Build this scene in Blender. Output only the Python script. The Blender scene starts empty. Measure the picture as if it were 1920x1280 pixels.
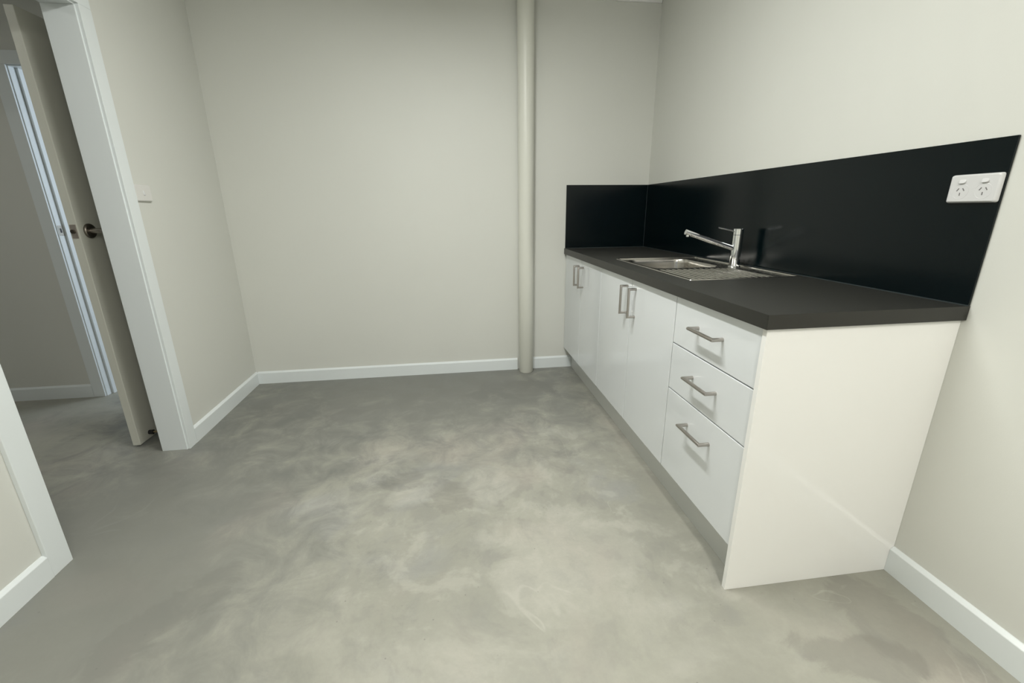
import bpy, bmesh, math, random
from mathutils import Vector, Matrix

scene = bpy.context.scene
C = scene.collection
PI = math.pi

# ------------------------------------------------------------------ camera
def camera():
    yaw, pitch, roll = -0.1309, -0.2932, -0.0108
    sy, cy, sp, cp = math.sin(yaw), math.cos(yaw), math.sin(pitch), math.cos(pitch)
    f = Vector((-sy * cp, cy * cp, sp)); r = Vector((cy, sy, 0)); u = r.cross(f)
    c, s = math.cos(roll), math.sin(roll)
    r2 = c * r + s * u; u2 = -s * r + c * u
    m = Matrix((( r2.x, u2.x, -f.x, -1.3929), (r2.y, u2.y, -f.y, -3.0966), (r2.z, u2.z, -f.z, 1.1627), (0, 0, 0, 1)))
    cd = bpy.data.cameras.new('camera'); cd.sensor_width = 36; cd.lens = 812.38 * 36 / 1920
    cd.clip_start = 0.02
    o = bpy.data.objects.new('camera', cd); o.matrix_world = m; C.objects.link(o); scene.camera = o
camera()

# ------------------------------------------------------------------ world, lights, exposure
w = bpy.data.worlds.new('world'); scene.world = w; w.use_nodes = True
w.node_tree.nodes['Background'].inputs[0].default_value = (0.62, 0.76, 1.0, 1)
w.node_tree.nodes['Background'].inputs[1].default_value = 0.9
scene.view_settings.view_transform = 'Standard'; scene.view_settings.look = 'None'
scene.view_settings.gamma = 1; scene.view_settings.use_curve_mapping = False
scene.view_settings.exposure = 0.0

# (x, y, length, emission) of the battens on the ceiling, all running along y; the hallway one is added fill
LAMPS = [(-1.40, -1.68, 0.8, 27.0), (-1.00, -3.95, 1.2, 13.0), (-4.0, -1.5, 0.6, 6.0)]
LAMP_COL = (0.985, 1.0, 0.975)
def area(name, loc, target, size, power, col, shape='DISK', size_y=None):
    d = bpy.data.lights.new(name, 'AREA'); d.shape = shape; d.size = size
    if size_y: d.size_y = size_y
    d.energy = power; d.color = col
    o = bpy.data.objects.new(name, d); o.location = loc
    v = Vector(target) - Vector(loc)
    o.rotation_euler = v.to_track_quat('-Z', 'Y').to_euler()
    C.objects.link(o); return o
area('lamp_light', (-1.40, -1.68, 2.345), (-1.40, -1.68, 0), 0.10, 25.5, (0.985, 1.0, 0.97), 'RECTANGLE', 0.8)
area('lamp_light', (-1.00, -3.95, 2.345), (-1.00, -3.95, 0), 0.10, 41, (1.0, 0.968, 0.905), 'RECTANGLE', 1.2)
area('lamp_light', (-4.0, -1.5, 2.345), (-4.0, -1.5, 0), 0.10, 4.6, (1.0, 0.99, 0.93), 'RECTANGLE', 0.6)  # unseen hallway batten, added to lift the dim hall wall
# daylight through the window of the room beyond the hallway
area('window_daylight', (-1.66, 1.25, 1.45), (-3.7, 1.25, 1.45), 1.1, 40, (0.78, 0.88, 1.0), 'RECTANGLE', 1.2)

# ------------------------------------------------------------------ materials
def sock(n, name):
    return n.inputs[name]
def new_mat(name, col, rough=0.5, metal=0.0, spec=0.5, bump=None, coat=0.0):
    m = bpy.data.materials.new(name); m.use_nodes = True
    nt = m.node_tree; b = nt.nodes['Principled BSDF']
    b.inputs['Base Color'].default_value = (*col, 1); b.inputs['Roughness'].default_value = rough
    b.inputs['Metallic'].default_value = metal; b.inputs['Specular IOR Level'].default_value = spec
    if coat: b.inputs['Coat Weight'].default_value = coat; b.inputs['Coat Roughness'].default_value = 0.05
    tc = nt.nodes.new('ShaderNodeTexCoord')
    n = nt.nodes.new('ShaderNodeTexNoise')
    n.inputs['Scale'].default_value = bump[0] if bump else 60
    n.inputs['Detail'].default_value = 3
    nt.links.new(tc.outputs['Object'], n.inputs['Vector'])
    if bump:
        bp = nt.nodes.new('ShaderNodeBump'); bp.inputs['Strength'].default_value = bump[1]
        bp.inputs['Distance'].default_value = bump[2]
        nt.links.new(n.outputs['Fac'], bp.inputs['Height']); nt.links.new(bp.outputs['Normal'], b.inputs['Normal'])
    # faint tonal variation
    mx = nt.nodes.new('ShaderNodeMix'); mx.data_type = 'RGBA'
    n2 = nt.nodes.new('ShaderNodeTexNoise'); n2.inputs['Scale'].default_value = 2.2; n2.inputs['Detail'].default_value = 4
    nt.links.new(tc.outputs['Object'], n2.inputs['Vector'])
    nt.links.new(n2.outputs['Fac'], mx.inputs['Factor'])
    mx.inputs['A'].default_value = (*[c * 0.975 for c in col], 1); mx.inputs['B'].default_value = (*[min(1, c * 1.025) for c in col], 1)
    nt.links.new(mx.outputs['Result'], b.inputs['Base Color'])
    return m

M = {}
M['wall'] = new_mat('wall_paint', (0.665, 0.668, 0.620), 0.55, spec=0.3, bump=(260, 0.12, 0.0012))
M['ceiling'] = new_mat('ceiling_paint', (0.86, 0.86, 0.84), 0.8, spec=0.2, bump=(200, 0.08, 0.001))
M['trim'] = new_mat('trim_enamel', (0.76, 0.80, 0.80), 0.28, bump=(90, 0.05, 0.0008))
M['pipe'] = new_mat('pipe_paint', (0.68, 0.68, 0.61), 0.38, bump=(70, 0.22, 0.0015))
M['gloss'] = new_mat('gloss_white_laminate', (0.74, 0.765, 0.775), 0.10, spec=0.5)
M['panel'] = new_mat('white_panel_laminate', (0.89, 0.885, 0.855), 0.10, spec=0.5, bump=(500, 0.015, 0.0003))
M['carcass'] = new_mat('white_melamine', (0.72, 0.73, 0.73), 0.45)
M['kick'] = new_mat('kickboard_laminate', (0.62, 0.63, 0.61), 0.3)
M['counter'] = new_mat('charcoal_laminate', (0.020, 0.0205, 0.0175), 0.48, spec=0.5, bump=(700, 0.25, 0.0005))
M['counter_edge'] = new_mat('charcoal_edging', (0.021, 0.0205, 0.0165), 0.4, spec=0.5)
M['splash'] = new_mat('blue_black_splash', (0.0005, 0.0036, 0.0046), 0.19, spec=0.30)
M['silicone'] = new_mat('silicone', (0.03, 0.04, 0.042), 0.4)
M['clear_bead'] = new_mat('clear_bead', (0.55, 0.57, 0.52), 0.4)
M['steel'] = new_mat('brushed_steel', (0.56, 0.54, 0.50), 0.24, metal=1.0)
M['nickel'] = new_mat('brushed_nickel', (0.46, 0.43, 0.40), 0.30, metal=1.0)
M['chrome'] = new_mat('chrome', (0.78, 0.79, 0.80), 0.05, metal=1.0)
M['darksteel'] = new_mat('satin_steel', (0.20, 0.18, 0.155), 0.35, metal=1.0)
M['plastic'] = new_mat('white_plastic', (0.64, 0.64, 0.635), 0.25)
M['plate'] = new_mat('switch_plastic', (0.70, 0.69, 0.66), 0.3)
M['dark'] = new_mat('dark_recess', (0.03, 0.03, 0.03), 0.6)
M['slot'] = new_mat('socket_slot_grey', (0.16, 0.15, 0.15), 0.6)
M['leaf'] = new_mat('door_leaf_paint', (0.60, 0.60, 0.53), 0.35, bump=(160, 0.1, 0.0008))
M['latchplate'] = new_mat('latch_plate_steel', (0.40, 0.36, 0.32), 0.5, metal=0.6)
M['rubber'] = new_mat('rubber', (0.012, 0.012, 0.012), 0.7)
M['brass'] = new_mat('aged_brass', (0.42, 0.34, 0.22), 0.3, metal=1.0)

# steel: fine brushed anisotropy by stretched noise
def brushed(m, sc, strength):
    nt = m.node_tree; b = nt.nodes['Principled BSDF']
    tc = nt.nodes.new('ShaderNodeTexCoord'); mp = nt.nodes.new('ShaderNodeMapping'); mp.inputs['Scale'].default_value = sc
    n = nt.nodes.new('ShaderNodeTexNoise'); n.inputs['Scale'].default_value = 1; n.inputs['Detail'].default_value = 2
    mr = nt.nodes.new('ShaderNodeMapRange'); mr.inputs['To Min'].default_value = b.inputs['Roughness'].default_value - strength
    mr.inputs['To Max'].default_value = b.inputs['Roughness'].default_value + strength
    nt.links.new(tc.outputs['Object'], mp.inputs['Vector']); nt.links.new(mp.outputs['Vector'], n.inputs['Vector'])
    nt.links.new(n.outputs['Fac'], mr.inputs['Value']); nt.links.new(mr.outputs['Result'], b.inputs['Roughness'])
brushed(M['steel'], (900, 30, 900), 0.10)

def emit_mat(strength):
    m = bpy.data.materials.new('lamp_diffuser'); m.use_nodes = True
    b = m.node_tree.nodes['Principled BSDF']; b.inputs['Base Color'].default_value = (0.9, 0.9, 0.88, 1)
    b.inputs['Emission Color'].default_value = (*LAMP_COL, 1); b.inputs['Emission Strength'].default_value = strength
    return m

def glass_mat():
    m = bpy.data.materials.new('window_glass'); m.use_nodes = True
    b = m.node_tree.nodes['Principled BSDF']; b.inputs['Base Color'].default_value = (0.95, 0.98, 1, 1)
    b.inputs['Roughness'].default_value = 0.02; b.inputs['Transmission Weight'].default_value = 1.0
    return m
M['glass'] = glass_mat()

def floor_mat():
    m = bpy.data.materials.new('trowelled_concrete'); m.use_nodes = True
    nt = m.node_tree; L = nt.links; N = nt.nodes; b = N['Principled BSDF']
    tc = N.new('ShaderNodeTexCoord')
    def noise(scale, detail=4, rough=0.55, dist=0.0, vec=None, sc=None, rot=0):
        n = N.new('ShaderNodeTexNoise'); n.inputs['Scale'].default_value = scale; n.inputs['Detail'].default_value = detail
        n.inputs['Roughness'].default_value = rough; n.inputs['Distortion'].default_value = dist
        v = vec or tc.outputs['Object']
        if sc:
            mp = N.new('ShaderNodeMapping'); mp.inputs['Scale'].default_value = sc; mp.inputs['Rotation'].default_value = (0, 0, rot)
            L.new(v, mp.inputs['Vector']); v = mp.outputs['Vector']
        L.new(v, n.inputs['Vector']); return n.outputs['Fac']
    def math_(op, a, bb=None, clamp=False):
        n = N.new('ShaderNodeMath'); n.operation = op; n.use_clamp = clamp
        for i, x in enumerate((a, bb)):
            if x is None: continue
            if isinstance(x, (int, float)): n.inputs[i].default_value = x
            else: L.new(x, n.inputs[i])
        return n.outputs[0]
    def rng(x, a, bb, lo=0, hi=1, smooth=True):
        n = N.new('ShaderNodeMapRange'); n.interpolation_type = 'SMOOTHSTEP' if smooth else 'LINEAR'
        n.inputs['From Min'].default_value = a; n.inputs['From Max'].default_value = bb
        n.inputs['To Min'].default_value = lo; n.inputs['To Max'].default_value = hi
        L.new(x, n.inputs['Value']); return n.outputs['Result']
    def mix(f, a, bb, mode='MIX'):
        n = N.new('ShaderNodeMix'); n.data_type = 'RGBA'; n.blend_type = mode
        if isinstance(f, (int, float)): n.inputs['Factor'].default_value = f
        else: L.new(f, n.inputs['Factor'])
        for k, x in (('A', a), ('B', bb)):
            if isinstance(x, tuple): n.inputs[k].default_value = (*x, 1)
            else: L.new(x, n.inputs[k])
        return n.outputs['Result']
    # warped coordinates give the trowel swirls
    wn = N.new('ShaderNodeTexNoise'); wn.inputs['Scale'].default_value = 1.6; wn.inputs['Detail'].default_value = 2
    L.new(tc.outputs['Object'], wn.inputs['Vector'])
    vs = N.new('ShaderNodeVectorMath'); vs.operation = 'MULTIPLY_ADD'
    L.new(wn.outputs['Color'], vs.inputs[0]); vs.inputs[1].default_value = (0.32, 0.32, 0.0)
    L.new(tc.outputs['Object'], vs.inputs[2]); wv = vs.outputs['Vector']
    big = noise(1.3, 3, 0.5, 0.3, wv)
    mid = noise(3.2, 6, 0.60, 0.35, wv)
    mott = noise(7.5, 5, 0.62, 0.25, wv)
    sp0 = N.new('ShaderNodeSeparateXYZ'); L.new(tc.outputs['Object'], sp0.inputs[0])
    # the patch most worked over with the trowel lies in the middle of the room
    zd = math_('SQRT', math_('ADD', math_('POWER', math_('MULTIPLY', math_('ADD', sp0.outputs['X'], 1.2), 1.0), 2.0), math_('POWER', math_('MULTIPLY', math_('ADD', sp0.outputs['Y'], 1.5), 1.0), 2.0)))
    zone = rng(math_('ADD', zd, math_('MULTIPLY', math_('SUBTRACT', noise(2.0, 3, 0.5), 0.5), 1.6)), 0.35, 1.15, 1.0, 0.12)
    streak = noise(2.4, 5, 0.6, 0.3, wv, (1.0, 3.4, 1), 0.75)
    streak2 = noise(3.5, 5, 0.6, 0.6, wv, (2.6, 0.9, 1), -0.5)
    fine = noise(55, 5, 0.7)
    base = mix(rng(big, 0.3, 0.7), (0.315, 0.312, 0.265), (0.380, 0.374, 0.318))
    base = mix(math_('MULTIPLY', rng(mid, 0.50, 0.68), 0.26), base, (0.50, 0.485, 0.425))
    base = mix(math_('MULTIPLY', rng(mid, 0.48, 0.30), 0.30), base, (0.255, 0.252, 0.228))
    base = mix(math_('MULTIPLY', math_('MULTIPLY', rng(mott, 0.50, 0.64), zone), 0.42), base, (0.50, 0.485, 0.425))
    base = mix(math_('MULTIPLY', math_('MULTIPLY', rng(mott, 0.47, 0.36), zone), 0.40), base, (0.245, 0.240, 0.215))
    base = mix(math_('MULTIPLY', rng(streak, 0.52, 0.72), 0.22), base, (0.47, 0.46, 0.41))
    base = mix(math_('MULTIPLY', rng(streak2, 0.48, 0.28), 0.26), base, (0.26, 0.262, 0.245))
    # pale crescent trowel marks: thin iso-lines of a noise
    ln = noise(2.1, 2, 0.4, 1.2, wv)
    iso = rng(math_('ABSOLUTE', math_('SUBTRACT', ln, 0.53)), 0.0, 0.006, 1, 0)
    gate = rng(noise(2.7, 2), 0.55, 0.66)
    base = mix(math_('MULTIPLY', math_('MULTIPLY', iso, gate), 0.30), base, (0.56, 0.55, 0.49))
    # pinkish and bluish casts in patches
    base = mix(math_('MULTIPLY', rng(noise(2.3, 3, 0.5, 0.4), 0.52, 0.72), 0.30), base, (0.47, 0.41, 0.36))
    base = mix(math_('MULTIPLY', rng(noise(1.9, 4, 0.6, 0.5, wv), 0.58, 0.72), 0.30), base, (0.30, 0.31, 0.33))
    # stains that have a place of their own, then broad painted shade
    sep = N.new('ShaderNodeSeparateXYZ'); L.new(tc.outputs['Object'], sep.inputs[0])
    edge = math_('MULTIPLY', math_('SUBTRACT', noise(6, 6, 0.65, 0.6), 0.5), 1.9)
    def blob(cx, cy, rx, ry, rot=0.0, lo=0.75, hi=1.05):
        c, s = math.cos(rot), math.sin(rot)
        dx = math_('SUBTRACT', sep.outputs['X'], cx); dy = math_('SUBTRACT', sep.outputs['Y'], cy)
        u = math_('ADD', math_('MULTIPLY', dx, c / rx), math_('MULTIPLY', dy, s / rx))
        v = math_('ADD', math_('MULTIPLY', dx, -s / ry), math_('MULTIPLY', dy, c / ry))
        d = math_('SQRT', math_('ADD', math_('MULTIPLY', u, u), math_('MULTIPLY', v, v)))
        return rng(math_('ADD', d, edge), lo, hi, 1, 0)
    DARK = (0.205, 0.195, 0.170)
    for (cx, cy, rx, ry, rot, a) in STAINS_DARK:
        base = mix(math_('MULTIPLY', blob(cx, cy, rx, ry, rot), a), base, DARK)
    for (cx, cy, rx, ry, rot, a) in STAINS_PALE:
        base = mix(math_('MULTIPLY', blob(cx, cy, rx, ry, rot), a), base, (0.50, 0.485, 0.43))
    for (cx, cy, rx, ry, rot, a) in SHADE_BROAD:
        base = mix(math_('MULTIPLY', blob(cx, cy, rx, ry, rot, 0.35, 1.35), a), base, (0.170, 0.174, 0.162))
    # fine grain and pinholes
    base = mix(math_('MULTIPLY', rng(fine, 0.35, 0.65), 0.08), base, (0.2, 0.2, 0.18))
    vo = N.new('ShaderNodeTexVoronoi'); vo.inputs['Scale'].default_value = 26; L.new(tc.outputs['Object'], vo.inputs['Vector'])
    pin = math_('MULTIPLY', rng(vo.outputs['Distance'], 0.055, 0.075, 1, 0), rng(noise(3.1, 2), 0.5, 0.6))
    base = mix(math_('MULTIPLY', pin, 0.45), base, (0.16, 0.15, 0.14))
    L.new(base, b.inputs['Base Color'])
    L.new(rng(mid, 0.3, 0.7, 0.40, 0.56), b.inputs['Roughness'])
    b.inputs['Specular IOR Level'].default_value = 0.4
    bp = N.new('ShaderNodeBump'); bp.inputs['Strength'].default_value = 0.25; bp.inputs['Distance'].default_value = 0.004
    h = math_('ADD', math_('MULTIPLY', mid, 0.7), math_('MULTIPLY', fine, 0.12))
    L.new(h, bp.inputs['Height']); L.new(bp.outputs['Normal'], b.inputs['Normal'])
    return m
# (x, y, half length, half width, rotation, strength) on the floor, in metres
STAINS_DARK = [(-0.36, -2.36, 0.20, 0.08, -0.25, 0.42), (-0.18, -2.30, 0.12, 0.20, 0.1, 0.35), (-1.02, -0.38, 0.34, 0.16, 0.1, 0.40), (-1.66, -1.36, 0.10, 0.07, 0.4, 0.35),
               (-1.45, -1.50, 0.10, 0.13, 0.5, 0.38), (-2.30, -1.95, 0.26, 0.08, 0.9, 0.30), (-0.95, -1.25, 0.10, 0.2, 0.2, 0.22)]
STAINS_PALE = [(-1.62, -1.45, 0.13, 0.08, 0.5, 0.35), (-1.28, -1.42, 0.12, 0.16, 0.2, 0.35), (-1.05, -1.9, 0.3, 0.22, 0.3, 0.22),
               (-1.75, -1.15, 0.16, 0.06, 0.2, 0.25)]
SHADE_BROAD = [(-2.65, -1.65, 0.78, 1.40, 0.1, 0.64), (-1.7, -0.1, 1.7, 1.15, 0.0, 0.78)]  # soft light falloff at left and back painted into the colour, plus dark smears
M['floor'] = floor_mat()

# ------------------------------------------------------------------ helpers
def obj(name, bm, mat, parent=None, smooth=False):
    me = bpy.data.meshes.new(name)
    bmesh.ops.recalc_face_normals(bm, faces=bm.faces[:])
    bm.to_mesh(me); bm.free()
    for mt in (mat if isinstance(mat, (list, tuple)) else [mat]): me.materials.append(mt)
    if smooth:
        for p in me.polygons: p.use_smooth = True
        try: me.set_sharp_from_angle(angle=math.radians(35))
        except Exception: pass
    o = bpy.data.objects.new(name, me); C.objects.link(o)
    if parent is not None:
        o.parent = parent
        o.location = -Vector(origin_of(parent))
    return o
def origin_of(p):
    v = Vector((0, 0, 0))
    while p is not None: v += p.location; p = p.parent
    return v
def thing(name, label, cat, loc=(0, 0, 0), group=None):
    o = bpy.data.objects.new(name, None); o.empty_display_size = 0.05; o.location = loc; C.objects.link(o)
    o['label'] = label; o['category'] = cat
    if group: o['group'] = group
    return o
def tag(o, label, cat, group=None):
    o['label'] = label; o['category'] = cat
    if group: o['group'] = group
    return o
def struct(o, label=None):
    o['kind'] = 'structure'
    if label: o['label'] = label
    return o
def box(bm, x0, x1, y0, y1, z0, z1, bev=0.0, seg=2):
    g = bmesh.new()
    bmesh.ops.create_cube(g, size=1)
    for v in g.verts:
        v.co = Vector((x0 + (x1 - x0) * (v.co.x + .5), y0 + (y1 - y0) * (v.co.y + .5), z0 + (z1 - z0) * (v.co.z + .5)))
    if bev: bmesh.ops.bevel(g, geom=g.edges[:], offset=bev, segments=seg, affect='EDGES', profile=0.5)
    merge(bm, g); return bm
def merge(bm, g):
    mp = {v: bm.verts.new(v.co) for v in g.verts}
    for f in g.faces:
        try: bm.faces.new([mp[v] for v in f.verts])
        except ValueError: pass
    g.free()
def B(*a, **k):
    return box(bmesh.new(), *a, **k)
def tube(bm, pts, rad, n=20, cap=True):
    """mitred tube through pts; rad a number or list"""
    pts = [Vector(p) for p in pts]; rads = rad if isinstance(rad, (list, tuple)) else [rad] * len(pts)
    d0 = (pts[1] - pts[0]).normalized(); ref = Vector((0, 0, 1)) if abs(d0.z) < .9 else Vector((1, 0, 0))
    a = d0.cross(ref).normalized(); bb = d0.cross(a).normalized(); rings = []
    prev = d0
    for i, p in enumerate(pts):
        din = (pts[i] - pts[i - 1]).normalized() if i else d0
        dout = (pts[i + 1] - pts[i]).normalized() if i < len(pts) - 1 else din
        # parallel transport of the frame to din
        q = prev.rotation_difference(din); a = q @ a; bb = q @ bb; prev = din
        nrm = (din + dout).normalized()
        ring = []
        for k in range(n):
            t = 2 * PI * k / n; off = (a * math.cos(t) + bb * math.sin(t)) * rads[i]
            # project onto mitre plane along din
            s = -off.dot(nrm) / din.dot(nrm)
            ring.append(bm.verts.new(p + off + din * s))
        rings.append(ring)
    for i in range(len(rings) - 1):
        for k in range(n): bm.faces.new((rings[i][k], rings[i][(k + 1) % n], rings[i + 1][(k + 1) % n], rings[i + 1][k]))
    if cap: bm.faces.new(rings[0][::-1]); bm.faces.new(rings[-1])
    return bm
def lathe(bm, prof, centre, axis=(0, 0, 1), n=40):
    """prof: list of (radius, height) along axis"""
    ax = Vector(axis).normalized(); ref = Vector((1, 0, 0)) if abs(ax.x) < .9 else Vector((0, 1, 0))
    a = ax.cross(ref).normalized(); b2 = ax.cross(a); c = Vector(centre); rings = []
    for r, h in prof:
        if r < 1e-6: rings.append([bm.verts.new(c + ax * h)]); continue
        rings.append([bm.verts.new(c + ax * h + (a * math.cos(2 * PI * k / n) + b2 * math.sin(2 * PI * k / n)) * r) for k in range(n)])
    for i in range(len(rings) - 1):
        A, D = rings[i], rings[i + 1]
        for k in range(n):
            k2 = (k + 1) % n
            if len(A) == 1: bm.faces.new((A[0], D[k], D[k2]))
            elif len(D) == 1: bm.faces.new((A[k], A[k2], D[0]))
            else: bm.faces.new((A[k], A[k2], D[k2], D[k]))
    return bm
def rrect(cx, cy, hx, hy, r, n=8):
    pts = []
    for q, (sx, sy) in enumerate(((1, 1), (-1, 1), (-1, -1), (1, -1))):
        for k in range(n + 1):
            t = PI / 2 * q + PI / 2 * k / n
            pts.append((cx + sx * (hx - r) + r * math.cos(t), cy + sy * (hy - r) + r * math.sin(t)))
    return pts

# ------------------------------------------------------------------ dimensions (metres)
CEIL = 2.425
WX, LX = -2.8183, -0.0173            # left wall plane x = WX + LX*y
def lwx(y): return WX + LX * y
REAR = -5.2
TH = 0.112                           # left wall thickness
DY0, DY1, DZ = -0.908, -1.655, 1.945 # kitchen doorway
HALL_Y = -0.066                      # hallway end wall
HX0, HX1, HZ = -3.742, -3.005, 1.945 # doorway in the hallway end wall
HALLX = -4.9
CD, CL, CZ, CT = 0.600, 2.114, 0.900, 0.0395   # counter depth, length, height, thickness
DX = 0.585                           # plane of the door fronts
PL = 2.103                           # outer face of end panel
KX, KZ = 0.527, 0.150                # kickboard
SH = 1.3275                          # splashback top

# ------------------------------------------------------------------ setting
def poly_prism_wall(x0f, x1f, y0, y1, z0, z1):
    """box whose x faces follow the slightly skewed left wall"""
    bm = bmesh.new(); v = []
    for z in (z0, z1):
        for (y, f) in ((y0, x0f), (y1, x0f), (y1, x1f), (y0, x1f)): v.append(bm.verts.new((f(y), y, z)))
    for f in ((0, 1, 2, 3), (4, 5, 6, 7), (0, 1, 5, 4), (1, 2, 6, 5), (2, 3, 7, 6), (3, 0, 4, 7)): bm.faces.new([v[i] for i in f])
    return bm
def lbox(o0, o1, y0, y1, z0, z1, bev=0.0):
    bm = poly_prism_wall(lambda y: lwx(y) + o0, lambda y: lwx(y) + o1, y0, y1, z0, z1)
    if bev: bmesh.ops.bevel(bm, geom=bm.edges[:], offset=bev, segments=2, affect='EDGES', profile=0.5)
    return bm

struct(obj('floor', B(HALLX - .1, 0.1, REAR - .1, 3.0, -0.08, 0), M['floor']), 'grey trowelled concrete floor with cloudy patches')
struct(obj('ceiling', B(HALLX - .1, 0.1, REAR - .1, 3.0, CEIL, CEIL + .08), M['ceiling']))
struct(obj('wall_back', B(WX - TH, 0.0, 0, 0.1, 0, CEIL), M['wall']), 'plain off-white back wall')
struct(obj('wall_right', B(0.0, 0.1, REAR, 0.1, 0, CEIL), M['wall']), 'off-white wall behind the bench')
bm = lbox(-TH, 0, DY0 + .018, -.0005, 0, CEIL)
merge(bm, lbox(-TH, 0, REAR, DY1 - .018, 0, CEIL)); merge(bm, lbox(-TH, 0, DY1 - .018, DY0 + .018, DZ + .018, CEIL))
struct(obj('wall_left', bm, M['wall']), 'off-white wall with the doorway to the hallway')
# rear wall behind the camera, with a window
bm = B(lwx(REAR) - TH, 0.1, REAR - .1, REAR, 0, 0.95); box(bm, lwx(REAR) - TH, 0.1, REAR - .1, REAR, 2.05, CEIL)
box(bm, lwx(REAR) - TH, -2.1, REAR - .1, REAR, .95, 2.05); box(bm, -0.7, 0.1, REAR - .1, REAR, .95, 2.05)
struct(obj('wall_rear', bm, M['wall']))
wf = thing('window_1', 'white framed window in the wall behind the camera', 'window', (-1.4, REAR, .95)); struct(wf); del wf['category']
bm = bmesh.new()
for a in ((-2.1, -2.05, .95, 2.05), (-.75, -.7, .95, 2.05), (-2.05, -.75, .95, 1.0), (-2.05, -.75, 2.0, 2.05), (-1.42, -1.38, 1.0, 2.0)):
    box(bm, a[0], a[1], REAR - .08, REAR - .02, a[2], a[3])
obj('window_frame', bm, M['trim'], wf)
obj('pane', B(-2.05, -1.42, REAR - .055, REAR - .05, 1.0, 2.0), M['glass'], wf)
obj('pane', B(-1.38, -.75, REAR - .055, REAR - .05, 1.0, 2.0), M['glass'], wf)
# hallway and room beyond
bm = B(HALLX, HX0 - .02, HALL_Y, HALL_Y + .11, 0, CEIL); box(bm, HX1 + .02, WX - TH, HALL_Y, HALL_Y + .11, 0, CEIL)
box(bm, HX0 - .02, HX1 + .02, HALL_Y, HALL_Y + .11, HZ + .02, CEIL)
struct(obj('wall_hall_end', bm, M['wall']), 'shadowed beige hallway wall seen through the doorway')
struct(obj('wall_hall_left', B(HALLX - .1, HALLX, REAR - .1, 3.0, 0, CEIL), M['wall']))
struct(obj('wall_hall_rear', B(HALLX, lwx(REAR) - TH, REAR - .1, REAR, 0, CEIL), M['wall']))
bm = B(HALLX, -1.55, 2.9, 3.0, 0, CEIL); box(bm, -1.65, -1.55, .1, 2.9, 0, .8); box(bm, -1.65, -1.55, .1, 2.9, 2.1, CEIL)
box(bm, -1.65, -1.55, .1, .6, .8, 2.1); box(bm, -1.65, -1.55, 1.9, 2.9, .8, 2.1)
struct(obj('wall_room_beyond', bm, M['wall']))

w2 = thing('window_2', 'white framed window of the room beyond the hallway', 'window', (-1.6, 1.25, .8)); struct(w2); del w2['category']
bm = bmesh.new()
for a in ((.6, .65, .8, 2.1), (1.85, 1.9, .8, 2.1), (.65, 1.85, .8, .85), (.65, 1.85, 2.05, 2.1)): box(bm, -1.62, -1.57, a[0], a[1], a[2], a[3])
obj('window_frame', bm, M['trim'], w2)
obj('pane', B(-1.60, -1.594, .65, 1.85, .85, 2.05), M['glass'], w2)
# skirting with a splayed top edge
SK, ST = 0.088, 0.0145
def skirt(p0, p1, out, h=SK):
    """p0, p1 on the wall face; out = unit direction into the room"""
    p0, p1, out = Vector((*p0, 0)), Vector((*p1, 0)), Vector((*out, 0))
    prof = [(0, 0), (ST, 0), (ST, h - .0105), (ST - .0012, h - .0085), (.0035, h - .0006), (.002, h), (0, h)]
    bm = bmesh.new(); R = [[bm.verts.new(p + out * d + Vector((0, 0, z))) for d, z in prof] for p in (p0, p1)]
    n = len(prof)
    for k in range(n): bm.faces.new((R[0][k], R[0][(k + 1) % n], R[1][(k + 1) % n], R[1][k]))
    bm.faces.new(R[0]); bm.faces.new(R[1]); return bm
ARW = 0.066
struct(obj('baseboard_back', skirt((WX + ST, 0), (-0.946, 0), (0, -1)), M['trim']))
struct(obj('baseboard_back.001', skirt((-0.831, 0), (-KX - .001, 0), (0, -1)), M['trim']))
yb = DY0 + .0065 + ARW; ya = DY1 - .0065 - ARW - .005
struct(obj('baseboard_left', skirt((lwx(yb), yb), (lwx(0), -.0005), (1, 0)), M['trim']))
struct(obj('baseboard_left.001', skirt((lwx(REAR), REAR), (lwx(ya), ya), (1, 0)), M['trim']))
struct(obj('baseboard_right', skirt((0, REAR), (0, -PL - .0005), (-1, 0), .093), M['trim']))
struct(obj('baseboard_hall', skirt((HALLX, HALL_Y), (HX0 - .073, HALL_Y), (0, -1)), M['trim']))
struct(obj('baseboard_hall.001', skirt((-2.93, -.80), (-2.93, HALL_Y), (-1, 0)), M['trim']))
# shadow line where wall meets ceiling
struct(obj('trim_1', B(WX, -0.004, -0.012, 0, CEIL - .014, CEIL, bev=.001), M['ceiling']))

# kitchen doorway: lining and architraves
d1 = thing('door_1', 'white painted doorway lining with flat architraves', 'doorway', (lwx(DY0), DY0, 0)); struct(d1); del d1['category']
JO = -TH - .004
obj('jamb', lbox(JO, .002, DY0, DY0 + .0178, 0, DZ, .0015), M['trim'], d1)
obj('jamb', lbox(JO, .002, DY1 - .0178, DY1, 0, DZ, .0015), M['trim'], d1)
obj('head_jamb', lbox(JO, .002, DY1 - .0178, DY0 + .0178, DZ, DZ + .0178, .001), M['trim'], d1)
obj('architrave', lbox(.0, .0145, DY0 + .006, DY0 + .006 + ARW, 0, DZ + .006, .0015), M['trim'], d1)
obj('architrave', lbox(.0, .0145, DY1 - .006 - ARW - .005, DY1 + .0, 0, DZ + .006, .0015), M['trim'], d1)
obj('architrave', lbox(.0, .0145, DY1 - .006 - ARW, DY0 + .006 + ARW, DZ + .006, DZ + .076, .0015), M['trim'], d1)

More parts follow.
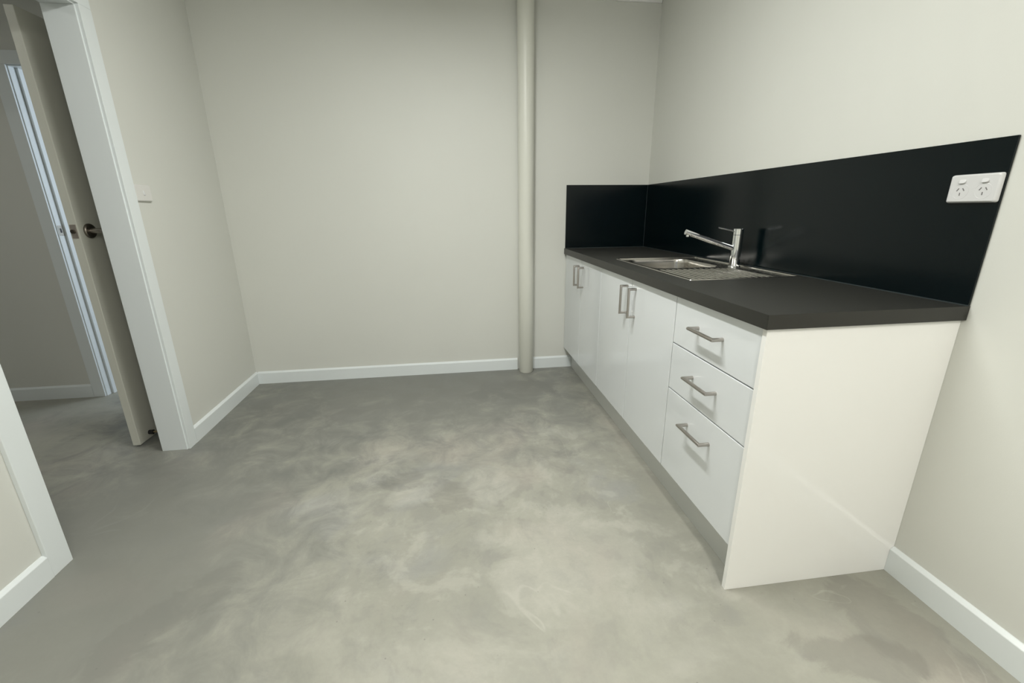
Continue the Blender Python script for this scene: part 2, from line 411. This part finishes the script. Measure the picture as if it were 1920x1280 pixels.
# hallway doorway with its open leaf
d2 = thing('door_2', 'open painted door at the end of the hallway', 'door', (HX0, HALL_Y, 0)); struct(d2); del d2['category']
obj('jamb', B(HX0 - .018, HX0, HALL_Y - .003, HALL_Y + .116, 0, HZ, bev=.001), M['trim'], d2)
obj('jamb', B(HX1, HX1 + .018, HALL_Y - .003, HALL_Y + .116, 0, HZ, bev=.001), M['trim'], d2)
obj('head_jamb', B(HX0 - .018, HX1 + .018, HALL_Y - .003, HALL_Y + .116, HZ, HZ + .018, bev=.001), M['trim'], d2)
obj('stop_bead', B(HX0, HX0 + .013, HALL_Y + .038, HALL_Y + .075, 0, HZ, bev=.001), M['trim'], d2)
obj('architrave', B(HX0 - .072, HX0 - .005, HALL_Y - .015, HALL_Y, 0, HZ + .005, bev=.0015), M['trim'], d2)
obj('architrave', B(HX0 - .072, HX1 + .05, HALL_Y - .015, HALL_Y, HZ + .005, HZ + .072, bev=.0015), M['trim'], d2)
sp = obj('strike_plate', B(HX0, HX0 + .0015, HALL_Y + .002, HALL_Y + .034, 1.045, 1.105), M['steel'], d2)
obj('strike_hole', B(HX0 + .0012, HX0 + .0022, HALL_Y + .012, HALL_Y + .024, 1.062, 1.088), M['dark'], sp)
LX0, LX1, LY = -3.093, -3.057, -0.845
lf = obj('door_leaf', B(LX0, LX1, LY, HALL_Y - .004, 0.012, 1.958, bev=.002), M['leaf'], d2)
HZc = 1.093
obj('latch_plate', B(LX0 + .006, LX1 - .006, LY - .0015, LY + .002, HZc - .030, HZc + .030), M['latchplate'], lf)
bm = tube(bmesh.new(), [(LX0 + .0175, LY, HZc), (LX0 + .0175, LY - .011, HZc)], [.0085, .0085], 16)
obj('latch_bolt', bm, M['darksteel'], lf, True)
bm = lathe(bmesh.new(), [(0, 0), (.033, 0), (.033, .006), (.030, .010), (.014, .011), (0, .011)], (LX1, -.785, HZc), (1, 0, 0))
obj('rosette', bm, M['darksteel'], lf, True)
bm = tube(bmesh.new(), [(LX1 + .005, -.785, HZc), (LX1 + .048, -.785, HZc), (LX1 + .055, -.777, HZc), (LX1 + .056, -.68, HZc)], [.0115, .0115, .0115, .010], 16)
obj('lever_handle', bm, M['nickel'], lf, True)
for z in (.25, 1.7):
    obj('hinge', tube(bmesh.new(), [(LX1 + .006, HALL_Y - .006, z), (LX1 + .006, HALL_Y - .006, z + .09)], .006, 12), M['steel'], d2, True)
# door buffer on the skirting
ds = thing('door_stop', 'small dark rubber-tipped door stop low behind the hallway door', 'door stop', (-2.945, -.765, .04))
obj('stop_rod', tube(bmesh.new(), [(-2.943, -.765, .045), (-3.035, -.765, .045)], [.008, .006], 14), M['brass'], ds, True)
obj('buffer', tube(bmesh.new(), [(-3.035, -.765, .045), (-3.0565, -.765, .045)], [.0115, .0115], 16), M['rubber'], ds, True)

# ------------------------------------------------------------------ pipe
PR, PX, PY = 0.0525, -0.888, -0.060
bm = bmesh.new(); lathe(bm, [(0, 0), (PR - .004, 0), (PR, .006), (PR, .8), (PR, 1.6), (PR, CEIL - .001), (0, CEIL - .001)], (PX, PY, 0), n=48)
o = obj('waste_pipe', bm, M['pipe'], None, True)
tag(o, 'round cream painted vertical pipe standing against the back wall', 'pipe')

# ------------------------------------------------------------------ cabinets
G1, G2, G3, G4 = 0.396, 0.781, 1.207, 1.622
GAP = 0.0030
FZ0, FZ1 = KZ + .004, CZ - CT - .004
def handle(par, p0, p1, out=.034, r=.0058):
    """square-cornered bar handle with mitred legs; p0, p1 on the front face, out along -x"""
    p0, p1 = Vector(p0), Vector(p1); e = Vector((-out, 0, 0))
    return obj('handle', tube(bmesh.new(), [p0, p0 + e, p1 + e, p1], r, 18), M['nickel'], par, True)
def front(name, par, y0, y1, z0, z1):
    return obj(name, B(-DX, -DX + .016, -y1 + GAP / 2 + .0004, -y0 - GAP / 2 - .0004, z0, z1, bev=.0017, seg=2), M['gloss'], par)
def carcass(par, y0, y1, shelf=True):
    bm = bmesh.new(); xa, xb = -DX + .018, -.002; z0, z1 = KZ, CZ - CT - .0005
    box(bm, xa, xb, -y0 - .016, -y0 - .0005, z0, z1); box(bm, xa, xb, -y1 + .0005, -y1 + .016, z0, z1)
    box(bm, xa, xb, -y1 + .016, -y0 - .016, z0, z0 + .016); box(bm, xb - .006, xb, -y1 + .016, -y0 - .016, z0 + .016, z1)
    box(bm, xa, xa + .08, -y1 + .016, -y0 - .016, z1 - .016, z1)
    if shelf: box(bm, xa + .02, xb - .006, -y1 + .016, -y0 - .016, .44, .456)
    return obj('carcass', bm, M['carcass'], par)
c1 = thing('base_cabinet', 'glossy white two-door base cabinet in the corner by the back wall', 'cabinet', (-DX / 2, -G1, KZ), 'base units under the bench')
carcass(c1, 0.002, G2, True)
d = front('door', c1, 0.003, G1, FZ0, FZ1); handle(d, (-DX, -.349, .814), (-DX, -.349, .692))
d = front('door', c1, G1, G2, FZ0, FZ1); handle(d, (-DX, -.446, .814), (-DX, -.446, .692))
c2 = thing('base_cabinet.001', 'glossy white two-door base cabinet under the steel sink', 'cabinet', (-DX / 2, -G3, KZ), 'base units under the bench')
carcass(c2, G2, G4, False)
d = front('door', c2, G2, G3, FZ0, FZ1); handle(d, (-DX, -1.163, .819), (-DX, -1.163, .692))
d = front('door', c2, G3, G4, FZ0, FZ1); handle(d, (-DX, -1.258, .819), (-DX, -1.258, .692))
c3 = thing('drawer_cabinet', 'glossy white cabinet with three stacked drawers and bar handles', 'cabinet', (-DX / 2, -1.85, KZ), 'base units under the bench')
GE = PL - .0175
carcass(c3, G4, GE - .001, False)
H1, H2 = 0.6795, 0.498
for (z0, z1, hz) in ((H1 + .0025, FZ1, .777), (H2 + .0025, H1 - .0015, .598), (FZ0, H2 - .0015, .4155)):
    d = front('drawer', c3, G4, GE, z0, z1)
    handle(d, (-DX, -1.781, hz), (-DX, -1.919, hz), .035, .0063)
    bm = B(-DX + .0165, -.08, -GE + .03, -G4 - .03, z0 + .02, z0 + .03)
    box(bm, -DX + .0165, -.08, -G4 - .035, -G4 - .022, z0 + .02, z1 - .03); box(bm, -DX + .0165, -.08, -GE + .022, -GE + .035, z0 + .02, z1 - .03)
    obj('drawer_box', bm, M['carcass'], d)
o = obj('end_panel', B(-.5885, -.0005, -PL, -PL + .0165, 0, CZ - CT - .0005, bev=.0007, seg=1), M['panel'])
tag(o, 'tall white end panel closing the near end of the bench', 'end panel')
o = obj('kickboard', B(-KX, -KX + .016, -PL + .017, -.0145, 0, KZ - .0005), M['kick'])
tag(o, 'long recessed pale grey kickboard at the floor under the cabinets', 'kickboard')

# ------------------------------------------------------------------ countertop with sink cut-out
SX0, SX1, SY0, SY1 = -0.500, -0.024, -1.550, -0.762    # sink rim outline
ct = thing('countertop', 'dark charcoal laminate countertop running along the right wall', 'countertop', (-.3, -CL / 2, CZ - CT))
bm = bmesh.new()
def ringbox(bm, ox0, ox1, oy0, oy1, ix0, ix1, iy0, iy1, z0, z1):
    O = [(ox0, oy0), (ox1, oy0), (ox1, oy1), (ox0, oy1)]; I = [(ix0, iy0), (ix1, iy0), (ix1, iy1), (ix0, iy1)]
    V = {}
    for k, z in ((0, z0), (1, z1)):
        V['o', k] = [bm.verts.new((x, y, z)) for x, y in O]; V['i', k] = [bm.verts.new((x, y, z)) for x, y in I]
    for i in range(4):
        j = (i + 1) % 4
        for k in (0, 1): bm.faces.new((V['o', k][i], V['o', k][j], V['i', k][j], V['i', k][i]))
        bm.faces.new((V['o', 0][i], V['o', 0][j], V['o', 1][j], V['o', 1][i])); bm.faces.new((V['i', 0][i], V['i', 0][j], V['i', 1][j], V['i', 1][i]))
ringbox(bm, -CD + .001, -.0005, -CL + .001, -.0005, SX0 + .012, SX1 - .01, SY0 + .012, SY1 - .012, CZ - CT, CZ)
obj('worktop', bm, M['counter'], ct)
obj('edge_strip', B(-CD, -CD + .001, -CL + .0006, -.0005, CZ - CT, CZ - .0002), M['counter_edge'], ct)
obj('edge_strip', B(-CD + .0006, -.0005, -CL, -CL + .001, CZ - CT, CZ - .0002), M['counter_edge'], ct)

# ------------------------------------------------------------------ splashback
s1 = thing('splashback', 'short black splashback panel on the back wall in the corner', 'splashback', (-.3, -.003, CZ + .001), 'splashback panels')
obj('panel', B(-CD + .006, -.0065, -.0065, -.0005, CZ + .001, SH, bev=.0006, seg=1), M['splash'], s1)
obj('sealant_bead', B(-CD + .006, -.0065, -.0085, -.0065, CZ + .0002, CZ + .003), M['silicone'], s1)
s2 = thing('splashback.001', 'long blue-black splashback panel along the right wall behind the tap', 'splashback', (-.003, -CL / 2, CZ + .001), 'splashback panels')
obj('panel', B(-.0065, -.0005, -CL + .001, -.0005, CZ + .001, SH, bev=.0006, seg=1), M['splash'], s2)
obj('sealant_bead', B(-.0085, -.0065, -CL + .001, -.0087, CZ + .0002, CZ + .003), M['silicone'], s2)
obj('corner_bead', B(-.0085, -.0066, -.0085, -.0066, CZ + .004, SH - .001), M['silicone'], s2)

# ------------------------------------------------------------------ sink
sk = thing('kitchen_sink', 'stainless steel inset sink with left bowl and ribbed drainer', 'sink', ((SX0 + SX1) / 2, (SY0 + SY1) / 2, CZ))
cx, cy = (SX0 + SX1) / 2, (SY0 + SY1) / 2; hx, hy = (SX1 - SX0) / 2, (SY1 - SY0) / 2
RZ, DZK = CZ + .0030, CZ - .0030
def loops(bm, L, close_top=False):
    R = [[bm.verts.new((x, y, z)) for (x, y) in pts] for pts, z in L]
    for i in range(len(R) - 1):
        n = len(R[i])
        for k in range(n): bm.faces.new((R[i][k], R[i][(k + 1) % n], R[i + 1][(k + 1) % n], R[i + 1][k]))
    return R
bm = bmesh.new()
I1 = .016
loops(bm, [(rrect(cx, cy, hx, hy, .010), CZ + .0003), (rrect(cx, cy, hx - .001, hy - .001, .010), RZ - .0008), (rrect(cx, cy, hx - .003, hy - .003, .009), RZ),
           (rrect(cx, cy, hx - .011, hy - .011, .008), RZ), (rrect(cx, cy, hx - .0135, hy - .0135, .007), RZ - .001), (rrect(cx, cy, hx - I1, hy - I1, .0065), DZK + .0008), (rrect(cx, cy, hx - I1 - .002, hy - I1 - .002, .006), DZK)])
obj('rim', bm, M['steel'], sk, True)
dx0, dx1, dy0, dy1 = SX0 + I1 + .0005, SX1 - I1 - .0005, SY0 + I1 + .0005, SY1 - I1 - .0005
YS = -1.205                                             # split between bowl zone and drainer zone
bcx, bcy, bhx, bhy, br = -.293, -.988, .170, .190, .060  # bowl
# deck around bowl
bm = bmesh.new()
ang = []
inner = rrect(bcx, bcy, bhx, bhy, br, 10); outer = []
zx0, zx1, zy0, zy1 = dx0, dx1, YS, dy1
N_ = len(inner)
for (x, y) in inner:
    ddx, ddy = x - bcx, y - bcy
    tx = ((zx1 - bcx) / ddx) if ddx > 0 else ((zx0 - bcx) / ddx) if ddx < 0 else 1e9
    ty = ((zy1 - bcy) / ddy) if ddy > 0 else ((zy0 - bcy) / ddy) if ddy < 0 else 1e9
    t = min(tx, ty); outer.append((bcx + ddx * t, bcy + ddy * t))
for (X, Y) in ((zx1, zy1), (zx0, zy1), (zx0, zy0), (zx1, zy0)):   # snap one vertex to each corner
    k = min(range(N_), key=lambda i: (outer[i][0] - X) ** 2 + (outer[i][1] - Y) ** 2); outer[k] = (X, Y)
ins = lambda d: rrect(bcx, bcy, bhx - d, bhy - d, br - d * .6, 10)
loops(bm, [(outer, DZK), (inner, DZK)])
obj('deck', bm, M['steel'], sk, True)
bm = bmesh.new()
R = loops(bm, [(inner, DZK), (ins(.002), DZK - .0006), (ins(.0045), DZK - .004), (ins(.006), DZK - .02), (ins(.010), DZK - .135), (ins(.015), DZK - .150), (ins(.026), DZK - .158), (ins(.05), DZK - .160)])
bm.faces.new(R[-1])
obj('bowl', bm, M['steel'], sk, True)
bm = lathe(bmesh.new(), [(.0, .001), (.014, .001), (.016, .003), (.040, .0035), (.045, .001), (.045, 0)], (bcx, bcy, DZK - .160))
obj('basket_waste', bm, M['chrome'], sk, True)
# drainer: height field with ribs running lengthways
bm = bmesh.new()
NR = 13; rx0, rx1 = dx0 + .022, dx1 - .075; ry0, ry1 = dy0 + .018, YS - .004
nx, ny = 210, 40
grid = []
for i in range(nx + 1):
    x = dx0 + (dx1 - dx0) * i / nx; row = []
    for j in range(ny + 1):
        y = dy0 + (YS - dy0) * j / ny
        z = DZK
        if rx0 < x < rx1:
            ph = (x - rx0) / (rx1 - rx0) * NR % 1
            hgt = max(0, math.sin(PI * min(1, max(0, (ph - .25) / .5)))) * .0038
            e = min(1, max(0, (y - ry0) / .012)) * min(1, max(0, (ry1 - y) / .012))
            z += hgt * math.sin(e * PI / 2) - .0022 * min(1, e * 1.2)
        row.append(bm.verts.new((x, y, z)))
    grid.append(row)
for i in range(nx):
    for j in range(ny): bm.faces.new((grid[i][j], grid[i + 1][j], grid[i + 1][j + 1], grid[i][j + 1]))
obj('drainer', bm, M['steel'], sk, True)

# ------------------------------------------------------------------ mixer tap
TX, TY = -0.073, -1.180
tp = thing('mixer_tap', 'chrome single-lever mixer tap with straight angled spout', 'tap', (TX, TY, DZK))
TR = .0225
bm = lathe(bmesh.new(), [(0, 0), (.0275, 0), (.0285, .002), (.027, .0045), (TR, .005), (TR, .145), (TR - .001, .146), (0, .146)], (TX, TY, DZK))
obj('body', bm, M['chrome'], tp, True)
bm = lathe(bmesh.new(), [(0, .147), (TR - .001, .147), (TR, .148), (TR, .173), (TR - .0015, .175), (0, .175)], (TX, TY, DZK))
obj('cap', bm, M['chrome'], tp, True)
th = math.radians(6); dv = Vector((-math.cos(th), math.sin(th), 0))
root = Vector((TX, TY, .977)); tip = root + dv * .248 + Vector((0, 0, .083))
bm = tube(bmesh.new(), [root + dv * .012 + Vector((0, 0, .004)), tip], .0122, 28)
obj('spout', bm, M['chrome'], tp, True)
sd = (tip - root).normalized(); dn = Vector((dv.x * sd.z, dv.y * sd.z, -math.hypot(sd.x, sd.y))) 
a0 = tip - sd * .013
bm = tube(bmesh.new(), [a0 - Vector((0, 0, .008)), a0 - Vector((0, 0, .0175))], .0085, 20)
obj('aerator', bm, M['chrome'], tp, True)
l0 = Vector((TX, TY, DZK + .164)) + dv * .018
bm = tube(bmesh.new(), [l0, l0 + dv * .078 + Vector((0, 0, .017))], [.0052, .0044], 16)
obj('lever', bm, M['chrome'], tp, True)

# ------------------------------------------------------------------ power point
PYc, PZc, PH, PW, PT = -2.0515, 1.2065, .0365, .0590, .0115
po = thing('power_outlet', 'white double power outlet with two switches on the splashback', 'power outlet', (-.0066, PYc, PZc))
def plate(par, name, mat, face_x, yc, zc, hw, hh, t, sgn=-1, r=.006, slope=.0045):
    """sgn -1: faces -x; +1: faces +x"""
    bm = bmesh.new()
    L = []
    for (ins_, d) in ((0, 0), (0, t * .35), (slope * .35, t * .8), (slope, t), (slope + .001, t)):
        L.append((rrect(yc, zc, hw - ins_, hh - ins_, max(.001, r - ins_ * .5), 6), face_x + sgn * d))
    R = [[bm.verts.new((x, p[0], p[1])) for p in pts] for pts, x in L]
    for i in range(len(R) - 1):
        n = len(R[i])
        for k in range(n): bm.faces.new((R[i][k], R[i][(k + 1) % n], R[i + 1][(k + 1) % n], R[i + 1][k]))
    bm.faces.new(R[-1]); bm.faces.new(R[0])
    return obj(name, bm, mat, par, True)
plate(po, 'cover_plate', M['plastic'], -.0068, PYc, PZc, PW, PH, PT)
fx = -.0068 - PT
for sgn in (1, -1):
    yc = PYc + sgn * .0265
    # rocker: rounded wedge, tilted
    bm = bmesh.new(); pts = rrect(yc, PZc + .0185, .0088, .0052, .0051, 6)
    rings = []
    for (s_, d) in ((1, 0), (1, .0008), (.86, .0018)):
        rings.append([bm.verts.new((fx - d - max(0, (PZc + .0225 - q[1]) * .28) * (d > 0), yc + (q[0] - yc) * s_, PZc + .0185 + (q[1] - PZc - .0185) * s_)) for q in pts])
    for i in range(2):
        for k in range(len(pts)): bm.faces.new((rings[i][k], rings[i][(k + 1) % len(pts)], rings[i + 1][(k + 1) % len(pts)], rings[i + 1][k]))
    bm.faces.new(rings[-1])
    obj('switch_rocker', bm, M['plastic'], po, True)
    ring = bmesh.new()
    for s2 in (1, -1):
        g = bmesh.new(); box(g, -.0008, .0, -.0010, .0010, -.0040, .0040)
        rot = Matrix.Rotation(math.radians(35) * s2, 4, 'X')
        for v in g.verts: v.co = rot @ v.co + Vector((fx + .0001, yc + s2 * .0068, PZc - .0020))
        merge(ring, g)
    box(ring, fx - .0007, fx + .0001, yc - .0010, yc + .0010, PZc - .0175, PZc - .0100)
    obj('socket_slots', ring, M['slot'], po)
    # shallow round moulding around the earth pin
    bm = lathe(bmesh.new(), [(.0185, 0), (.0192, .0003), (.0199, 0)], (fx, yc, PZc - .0070), (-1, 0, 0), 36)
    obj('socket_ring', bm, M['plastic'], po, True)

# ------------------------------------------------------------------ light switch
sy_, sz_ = -0.776, 1.2575
sxf = lwx(sy_) + .0005
sw = thing('light_switch', 'white single light switch beside the door architrave', 'light switch', (sxf, sy_, sz_))
plate(sw, 'cover_plate', M['plate'], sxf, sy_, sz_, .055, .0365, .011, +1)
bm = bmesh.new(); pts = rrect(sy_, sz_, .0052, .0105, .0051, 6)
rings = []
for (s_, d) in ((1, 0), (1, .0008), (.84, .002)):
    rings.append([bm.verts.new((sxf + .011 + d + (d > 0) * max(0, sz_ + .006 - q[1]) * .15, sy_ + (q[0] - sy_) * s_, sz_ + (q[1] - sz_) * s_)) for q in pts])
for i in range(2):
    for k in range(len(pts)): bm.faces.new((rings[i][k], rings[i][(k + 1) % len(pts)], rings[i + 1][(k + 1) % len(pts)], rings[i + 1][k]))
bm.faces.new(rings[-1])
obj('switch_rocker', bm, M['plastic'], sw, True)

# ------------------------------------------------------------------ ceiling lights (out of frame)
LAB = ['white batten light on the ceiling above the middle of the floor', 'white batten light on the ceiling nearer the rear window', 'short white batten light added on the hallway ceiling to brighten the hall']
for i, (lx_, ly_, ln_, pw_) in enumerate(LAMPS):
    cl = thing('ceiling_light', LAB[i], 'ceiling light', (lx_, ly_, CEIL), 'ceiling lights')
    obj('housing', B(lx_ - .055, lx_ + .055, ly_ - ln_ / 2 - .02, ly_ + ln_ / 2 + .02, CEIL - .030, CEIL - .0005, bev=.002), M['plastic'], cl)
    bm = bmesh.new(); rings = []
    for y in (ly_ - ln_ / 2, ly_ + ln_ / 2):
        rings.append([bm.verts.new((lx_ + .05 * math.cos(PI + PI * k / 8), y, CEIL - .031 + .045 * math.sin(PI + PI * k / 8))) for k in range(9)])
    for k in range(8): bm.faces.new((rings[0][k], rings[0][k + 1], rings[1][k + 1], rings[1][k]))
    bm.faces.new(rings[0]); bm.faces.new(rings[1])
    obj('diffuser', bm, emit_mat(pw_), cl, True)
bpy.context.view_layer.update()
